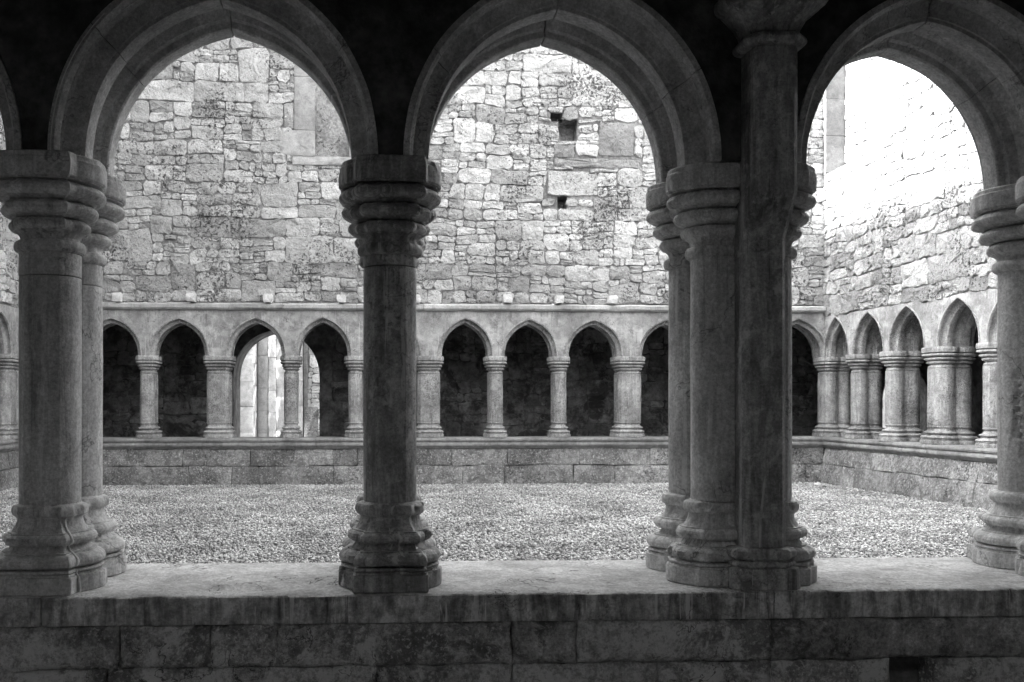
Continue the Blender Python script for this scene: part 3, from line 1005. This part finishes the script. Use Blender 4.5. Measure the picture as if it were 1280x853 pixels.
# ------------------------------------------------------------------ FAR RANGE
UF = .125
far_px = [(12, .12), (98, 0), (184, 0), (273, .065), (363, 0), (445, 0), (536, .065), (620, 0), (700, 0), (786, .065), (870, 0), (953, 0), (1043, .10)]
YC = Y2 + T               # wall axis
far_piers = [(pxX(p, Y2 + .12), e) for p, e in far_px]
far = empty('arcade', (0, YC, 0), 0, 'pale weathered arcade of small pointed arches under the high rubble wall', 'arcade')
zt_far = SZ + 1.86
arcade(far, far_piers, [.49 + .014 * math.sin(k * 5.3) for k in range(len(far_piers) - 1)], ZSPR, zt_far, XL - .6, XR + .6, UF, M['plaster'], M['far_column'], nv=0, nseg=12, seed=6.)
# string course
sc = empty('string_course', (0, YC, 0), 0, 'thin projecting stone ledge with small corbels above the far arches', 'ledge')
rg = random.Random(8)
x = XL + .02
while x < XR - .05:
    w = rg.uniform(.75, 1.25)
    if x + w > XR - .4: w = XR - .01 - x
    yy = -T
    run_obj('ledge_stone', [(yy + .1, zt_far), (yy - .05, zt_far + .004), (yy - .085, zt_far + .03), (yy - .09, zt_far + .075), (yy - .03, zt_far + .10), (yy + .1, zt_far + .115)],
            x + .003, x + w - .003, M['dressed'], sc, wob=.012, seed=x + 30, tone=rg.uniform(.8, 1.1), chips=2)
    x += w
for p in (148, 240, 336, 427, 519, 634, 698, 764, 850, 935):
    xx = pxX(p, Y2)
    block_obj('corbel', (xx - .07, xx + .07, zt_far + .105, zt_far + .235), sc, M['dressed'], rg, tone=rg.uniform(1.15, 1.4), back=.25, proud=.06, rough=.02, face=-T - .09, corner=.02, amp=.01)

groupS = 'slender columns of the far arcade'
names = {0: ('broad', 'broad pier at the corner hidden behind the cracked column', None), 1: ('slim', 'slender pale column half hidden behind the cracked column', None),
         2: ('slim', 'slender pale column standing just clear of the cracked column', None),
         3: ('broad', 'broad pale pier with a rough speckled face beside the open doorway', None),
         4: ('slim', 'slender pale column standing in front of the bright open doorway', None),
         5: ('slim', 'slender pale column right of the open doorway, beside the dark streaked column', None),
         6: ('broad', 'broad pale pier partly hidden by the dark streaked column', None),
         7: ('slim', 'slender pale column before dark wall, next to the half hidden broad pier', None),
         8: ('slim', 'slender pale column before dark wall, next to the fully visible broad pier', None),
         9: ('broad', 'broad pale pier standing fully in view beside the clustered pier', None),
         10: ('slim', 'slender far column hidden behind the clustered pier', None), 11: ('slim', 'slender far column hidden behind the tall pilaster', None)}
for i, (kind, lab, g) in names.items():
    place_column(kind, (far_piers[i][0], YC, 0), 0, lab)
fp = empty('parapet_wall', (0, 0, 0), 0, 'low lichened block wall with moulded coping under the far columns', 'wall')
parapet(fp, XL - .3, XR + .0, Y2 + .02, 5, [.25, .29], .06)

# high rubble wall above
zw0 = zt_far + .115
holes = []
def wr(px0, px1, py0, py1):
    """rectangle on the far wall face as x0,x1,z0,z1"""
    a, b = pxX(px0, Y2), pxX(px1, Y2)
    d = (a + b) / 2 * math.sin(YAW) + Y2 * math.cos(YAW)
    return (a, b, EYE + (HY - py1) / F_PX * d, EYE + (HY - py0) / F_PX * d)
holes = [wr(698, 722, 149, 176), wr(697, 709, 245, 261), wr(688, 703, 140, 152)]
slab_r = [wr(748, 792, 154, 196)]
blk_r = [wr(692, 719, 180, 198), wr(692, 800, 199, 210), wr(684, 746, 214, 245)]
win = wr(394, 440, 60, 196)
win_l = wr(349, 394, 60, 150)
fw = empty('masonry_wall', (0, Y2, 0), 0, 'high rubble stone wall with blocked window and putlog holes above the far arches', 'wall')
def fvis(x, z): return True
reserved = slab_r + blk_r + [wr(369, 440, 40, 206)]
def tone_far(x, z):
    k = 1.0
    if z < 3.2: k = .86
    return k
rubble_wall(fw, XL - .1, XR + .02, zw0, 7.2, 6.65, 3, holes, reserved, limit=300, top=7.3, tonefn=tone_far)
rg = random.Random(77)
for r in slab_r: block_obj('dressed_slab', r, fw, M['rubble'], rg, tone=.48, back=.1, proud=.012, rough=.03, face=.0, joint=.006, amp=.02, corner=.03)
for r, t in zip(blk_r, (.5, .62, .92)): block_obj('dressed_block', r, fw, M['rubble'], rg, tone=t, back=.1, proud=.012, rough=.03, face=.0, joint=.006, amp=.03, corner=.03)
# blocked window: jamb stones, sill, infill
wx0, wx1 = pxX(369, Y2), pxX(394, Y2)
zj = [wr(369, 394, 196, 196)[2], wr(0, 1, 158, 158)[2], wr(0, 1, 90, 90)[2], wr(0, 1, 30, 30)[2]]
for i in range(3):
    block_obj('jamb_stone', (wx0 - (.22 if i == 0 else .02), wx1, zj[i] + .004, zj[i + 1]), fw, M['dressed'], rg, tone=(.82, .68, .75)[i], back=.2, proud=.012, rough=.012, face=-.012, joint=.004)
    block_obj('jamb_stone', (pxX(436, Y2), pxX(452, Y2), zj[i], zj[i + 1] - .004), fw, M['dressed'], rg, tone=.75, back=.2, proud=.012, rough=.012, face=-.012, joint=.004)
block_obj('window_sill', (wx0 - .04, pxX(452, Y2), zj[0] - .13, zj[0] - .002), fw, M['dressed'], rg, tone=.82, back=.2, proud=.02, rough=.016, face=-.025, joint=.003)
zz = zj[0]
while zz < zj[3]:
    h = rg.uniform(.3, .5)
    block_obj('infill_stone', (wx1 + .01, pxX(436, Y2) - .01, zz, min(zz + h, zj[3])), fw, M['rubble'], rg, tone=rg.uniform(.5, .7), back=.06, proud=.015, rough=.02, face=.03, joint=.01, amp=.02)
    zz += h

# far ambulatory: rear wall with two arched openings, vault
YW = 17.3
fr = empty('rear_wall', (0, 0, 0), 0, 'damp dark wall seen through the far arches, pierced by an arched doorway', 'wall')
def pierced_wall(root, x0, x1, y0, y1, z0, z1, doors, mat):
    V, Fc = [], []
    def q(*p):
        k = len(V); V.extend(p); Fc.append(tuple(range(k, k + len(p))))
    prev = x0
    for xa, xb, zs, rise in doors:
        for y in (y0, y1):
            q((prev, y, z0), (xa, y, z0), (xa, y, z1), (prev, y, z1))
        h, xc = (xb - xa) / 2, (xa + xb) / 2
        cur = [arch_pts(h, rise, 0, k / 14, .01) for k in range(15)]
        pts = [(xc - x, zs + z) for x, z in cur] + [(xc + x, zs + z) for x, z in reversed(cur[:-1])]
        for k in range(len(pts) - 1):
            a, b = pts[k], pts[k + 1]
            for y in (y0, y1):
                q((a[0], y, a[1]), (b[0], y, b[1]), (b[0], y, z1), (a[0], y, z1))
            q((a[0], y0, a[1]), (b[0], y0, b[1]), (b[0], y1, b[1]), (a[0], y1, a[1]))
        for x in (xa, xb):
            q((x, y0, z0), (x, y1, z0), (x, y1, zs), (x, y0, zs))
        prev = xb
    for y in (y0, y1):
        q((prev, y, z0), (x1, y, z0), (x1, y, z1), (prev, y, z1))
    q((x0, y0, z1), (x1, y0, z1), (x1, y1, z1), (x0, y1, z1))
    return obj('masonry', mesh('masonry', V, Fc, mat), root)
pierced_wall(rear, NX0 - 3, NX1 + 3, -1.8, -1.3, -.12, SZ + 2.69, [(-3.3, -2.7, 1.5, .45)], M['dark_wall'])  # unseen arched opening added to let light into the walk
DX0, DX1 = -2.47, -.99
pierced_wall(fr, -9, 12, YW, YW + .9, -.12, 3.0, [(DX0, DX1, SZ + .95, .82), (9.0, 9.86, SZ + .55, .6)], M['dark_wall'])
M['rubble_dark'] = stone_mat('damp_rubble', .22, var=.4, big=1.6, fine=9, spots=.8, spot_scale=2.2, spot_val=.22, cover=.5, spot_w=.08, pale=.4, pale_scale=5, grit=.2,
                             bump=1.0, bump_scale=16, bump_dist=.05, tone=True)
rgd = random.Random(61)
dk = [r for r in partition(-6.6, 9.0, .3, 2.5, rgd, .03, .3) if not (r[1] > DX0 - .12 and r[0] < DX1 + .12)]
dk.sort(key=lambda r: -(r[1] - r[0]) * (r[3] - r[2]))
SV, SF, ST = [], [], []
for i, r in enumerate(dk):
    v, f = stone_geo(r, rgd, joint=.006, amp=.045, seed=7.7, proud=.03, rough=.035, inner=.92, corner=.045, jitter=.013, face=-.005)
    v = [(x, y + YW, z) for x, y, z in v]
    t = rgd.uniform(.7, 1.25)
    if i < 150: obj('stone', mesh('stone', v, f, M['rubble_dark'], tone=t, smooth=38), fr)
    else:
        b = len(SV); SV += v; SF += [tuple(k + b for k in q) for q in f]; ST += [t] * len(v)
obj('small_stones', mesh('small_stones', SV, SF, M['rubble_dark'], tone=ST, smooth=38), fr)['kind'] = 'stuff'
o = box_obj('ambulatory_vault', -9, 12, Y2 + .05, YW + .4, zt_far + .02, zt_far + .1, M['vault']); o['kind'] = 'structure'

# ------------------------------------------------------------------ RIGHT RANGE (local x runs towards the camera)
thR = math.atan2(-1, SPLAY)
dR = Vector((math.cos(thR), math.sin(thR)))
nR = Vector((-math.sin(thR), math.cos(thR)))          # local +y, away from the garth
def right_u(px):
    """distance along the right face from the corner for a photo column"""
    t = (px - CX) / F_PX
    s, c = math.sin(YAW), math.cos(YAW)
    k = (s + t * c) / (c - t * s)                      # X = kY
    # XR + d*SP = k*(Y2 - d)
    d = (k * Y2 - XR) / (SPLAY + k)
    return d * math.sqrt(1 + SPLAY ** 2)
apex = [right_u(p) for p in (1043, 1085, 1132, 1194)]
cen = [apex[0] - .5] + [(apex[i] + apex[i + 1]) / 2 for i in range(3)]
step = cen[3] - cen[2]
r_piers = [(cen[0] + .06, .06), (cen[1], 0), (cen[2], 0), (cen[3], .065)]
r_piers[3] = (cen[3] + .03, .065)
for k in range(1, 6): r_piers.append((cen[3] + .06 + step * k, .065 if k % 3 == 0 else 0))
orgR = Vector((XR, Y2)) + nR * T
right = empty('arcade', (orgR.x, orgR.y, 0), thR, 'pale arcade of narrow deep arches running along the brightly lit side wall', 'arcade')
RL = 9.5
arcade(right, r_piers, [.50] * (len(r_piers) - 1), ZSPR, SZ + 1.80, .0, RL, UF, M['plaster'], M['far_column'], nv=0, nseg=12, seed=12.)
rlab = ['corner pier with a pale flaked patch where the two arcades meet', 'clustered column next to the corner pier of the side arcade', 'clustered column between corner column and wide pier of the side arcade',
        'wide speckled pier of the side arcade, largest one in view', 'slim column peeking out beside the gouged column']
for i, (u, e) in enumerate(r_piers):
    p = Vector((orgR.x, orgR.y)) + dR * u
    lab = rlab[i] if i < len(rlab) else 'side arcade column beyond the gouged column, past the slim one'
    place_column('broad' if e else 'slim', (p.x, p.y, 0), thR, lab, 'side arcade columns past the slim one' if i >= len(rlab) else None)
pR = Vector((XR, Y2))
rp = empty('parapet_wall', (pR.x, pR.y, 0), thR, 'sloping lichened block wall under the columns of the side arcade', 'wall')
parapet(rp, .0, RL, .02, 9, [.24, .30], .20, maxw=1.3)
rw = empty('masonry_wall', (pR.x, pR.y, 0), thR, 'brilliantly lit rubble wall above the side arcade with dressed window jamb', 'wall')
zr0 = SZ + 1.80
REC = (.07, 1.55, 4.62, 7.38)
rubble_wall(rw, -.08, RL, zr0, 7.4, 6.6, 14, [REC], [], limit=200, top=7.6, lo=.03, hi=.30, thick=.3, tonefn=lambda x, z: .68)
# window embrasure by the corner: dressed jamb, sloping sill, rubble blocking
for k in range(5):
    z0 = REC[2] + .02 + .55 * k
    v, f = box_geo(.03, .085 + .004 * (k % 2), -.015, .31, z0, min(z0 + .544, REC[3]))
    v = [(x + .003 * n3(x, y, z, 9, k), y, z) for x, y, z in v]
    obj('jamb_stone', mesh('jamb_stone', v, f, M['dressed'], tone=(.42, .38, .34, .45, .4)[k]), rw)
for k in range(3):
    x0_ = REC[0] + .02 + .49 * k
    v = [(x0_, -.03, REC[2] - .13), (x0_ + .484, -.03, REC[2] - .13), (x0_ + .484, .32, REC[2] - .13), (x0_, .32, REC[2] - .13),
         (x0_, -.03, REC[2] - .05), (x0_ + .484, -.03, REC[2] - .05), (x0_ + .484, .32, REC[2] + .16), (x0_, .32, REC[2] + .16)]
    obj('sloping_sill', mesh('sloping_sill', v, [(0, 3, 2, 1), (4, 5, 6, 7), (0, 1, 5, 4), (1, 2, 6, 5), (2, 3, 7, 6), (3, 0, 4, 7)], M['dressed'], tone=.6), rw)
rg2 = random.Random(99)
for r in partition(REC[0] + .02, REC[1], REC[2] + .15, REC[3], rg2, .03, .26):
    block_obj('infill_stone', r, rw, M['rubble'], rg2, tone=rg2.uniform(.65, .85), back=.05, proud=.02, rough=.02, face=.29, joint=.006, amp=.02)
rr = empty('rear_wall', (10.0, 0, 0), 0, 'dark inner wall behind the columns of the side arcade', 'wall')
box_obj('masonry', 0, .5, 3.2, YW, -.12, 3.0, M['dark_wall'], rr)
V = [(XR + .2, Y2 + .1), (10.3, Y2 + .1), (10.3, 3.4), (XR + .2 + SPLAY * (Y2 - 3.4), 3.4)]
vv = [(x, y, SZ + 1.83) for x, y in V] + [(x, y, SZ + 1.9) for x, y in V]
o = obj('ambulatory_vault', mesh('ambulatory_vault', vv, [(0, 1, 2, 3), (7, 6, 5, 4), (0, 4, 5, 1), (1, 5, 6, 2), (2, 6, 7, 3), (3, 7, 4, 0)], M['vault'])); o['kind'] = 'structure'
sheet('ambulatory_floor', XR + .4, 10.2, 3.2, Y2 + .4, -.05, M['floor'])

# ------------------------------------------------------------------ LEFT RANGE (local x runs away from the camera)
thL = math.pi / 2
left = empty('arcade', (XL - T, Y2, 0), thL, 'side arcade glimpsed in the gap beyond the cracked column', 'arcade')
l_piers = [(-.25 - 1.02 * k, .065 if k % 3 == 0 else 0) for k in range(9)][::-1]
arcade(left, l_piers, [.49] * (len(l_piers) - 1), ZSPR, SZ + 1.86, -11.0, -.0, UF, M['plaster'], M['far_column'], nv=0, nseg=12, seed=18.)
for k, (u, e) in enumerate(l_piers):
    last = k >= len(l_piers) - 1
    place_column('broad' if e else 'slim', (XL - T, Y2 + u, 0), thL, 'pale corner pier glimpsed past the cracked column' if last else 'side arcade column in the shade below the tallest wall',
                 None if last else 'columns below the tallest wall')
lp = empty('parapet_wall', (XL, Y2, 0), thL, 'low block wall of the side arcade glimpsed past the cracked column', 'wall')
parapet(lp, -11.0, 0, .02, 15, [.25, .29], .10)
lw = empty('masonry_wall', (XL, Y2, 0), thL, 'tall rubble wall seen in the narrow gap beside the cracked column', 'wall')
rubble_wall(lw, -17.6, -.0, SZ + 1.87, 6.6, 6.4, 23, [], [], limit=60, top=9.95, thick=.3, vis=lambda x, z: x > -2.2)  # carried on unseen past the near arcade to block the sun
o = box_obj('ambulatory_vault', XL - 3, XL - .2, 3.4, Y2 + .04, SZ + 1.88, SZ + 1.95, M['vault']); o['kind'] = 'structure'
lr = empty('rear_wall', (XL - 3.3, 0, 0), 0, 'dark inner wall behind the columns glimpsed past the cracked column', 'wall')
box_obj('masonry', -.5, 0, 3.2, YW, -.12, 3.0, M['dark_wall'], lr)
sheet('ambulatory_floor', XL - 3.3, XL - .4, 3.2, Y2 + .4, -.055, M['floor'])

# ------------------------------------------------------------------ beyond the doorway
YO = 21.5
og = sheet('grass_path', -12, 14, YW + .9, 40, -.04, M['gravel_bed'])
cw = empty('church_wall', (0, YO, 0), 0, 'bright stone wall with tall dressed strips seen through the doorway', 'wall')
rubble_wall(cw, -6.0, 1.5, -.1, 4.2, 2.6, 51, [], [(pxX(295, YO), pxX(385.5, YO), -.2, 4.4)], limit=90, top=4.25, thick=.3, lo=.03, hi=.2)
rg = random.Random(5)
def strip(x0, x1, face, tone, zt=4.2):
    z = -.1
    while z < zt:
        h = rg.uniform(.45, .8)
        block_obj('dressed_stone', (x0, x1, z, min(z + h, zt)), cw, M['dressed'], rg, tone=tone * rg.uniform(.9, 1.1), back=.3, proud=.008, rough=.006, face=face, joint=.004)
        z += h
for p0, p1, fc, tn in ((296, 317.5, -.02, .55), (318, 321.5, -.12, .7), (322, 335.5, -.05, .6), (336, 346, -.10, .6), (346.5, 361.5, -.18, .66), (362, 371.5, -.08, .6), (372, 379, -.14, .72), (379.5, 385, -.03, .55)):
    strip(pxX(p0, YO), pxX(p1, YO), fc, tn)
rwall = empty('boundary_wall', (10.5, YO, 0), 0, 'bright outer wall glimpsed through the opening behind the side arcade', 'wall')
box_obj('masonry', -2.5, 4.5, 0, .4, -.1, 3.6, M['plaster'], rwall)
gs = empty('gravestone', (pxX(389, 20.3), 20.3, 0), .05, 'narrow grey headstone standing outside the doorway', 'gravestone')
block_obj('slab', (-.14, .14, .25, 1.12), gs, M['parapet'], rg, tone=.7, back=.09, proud=.01, rough=.006)
block_obj('plinth', (-.22, .22, -.05, .249), gs, M['parapet'], rg, tone=.8, back=.2, proud=.02, rough=.01, face=-.05)

# loose stones at the foot of the side wall
for (p, y, r, t, lab) in ((1022, 14.1, .045, 1.9, 'white loose stone lying on gravel by the side wall foot'), (1030, 13.75, .03, .25, 'small dark loose stone lying on gravel by the side wall foot')):
    v, f = turned([(z * r, r * math.sqrt(max(.02, 1 - (z - .5) ** 2 * 3.6)), 1) for z in (0, .15, .35, .55, .75, .92, 1.0)], 0, .4, 14, .02, p * .1)
    o = obj('loose_stone', mesh('loose_stone', v, f, M['gravel'], tone=t, smooth=40), None, (pxX(p, y), y, 0))
    tag(o, lab, 'stone')
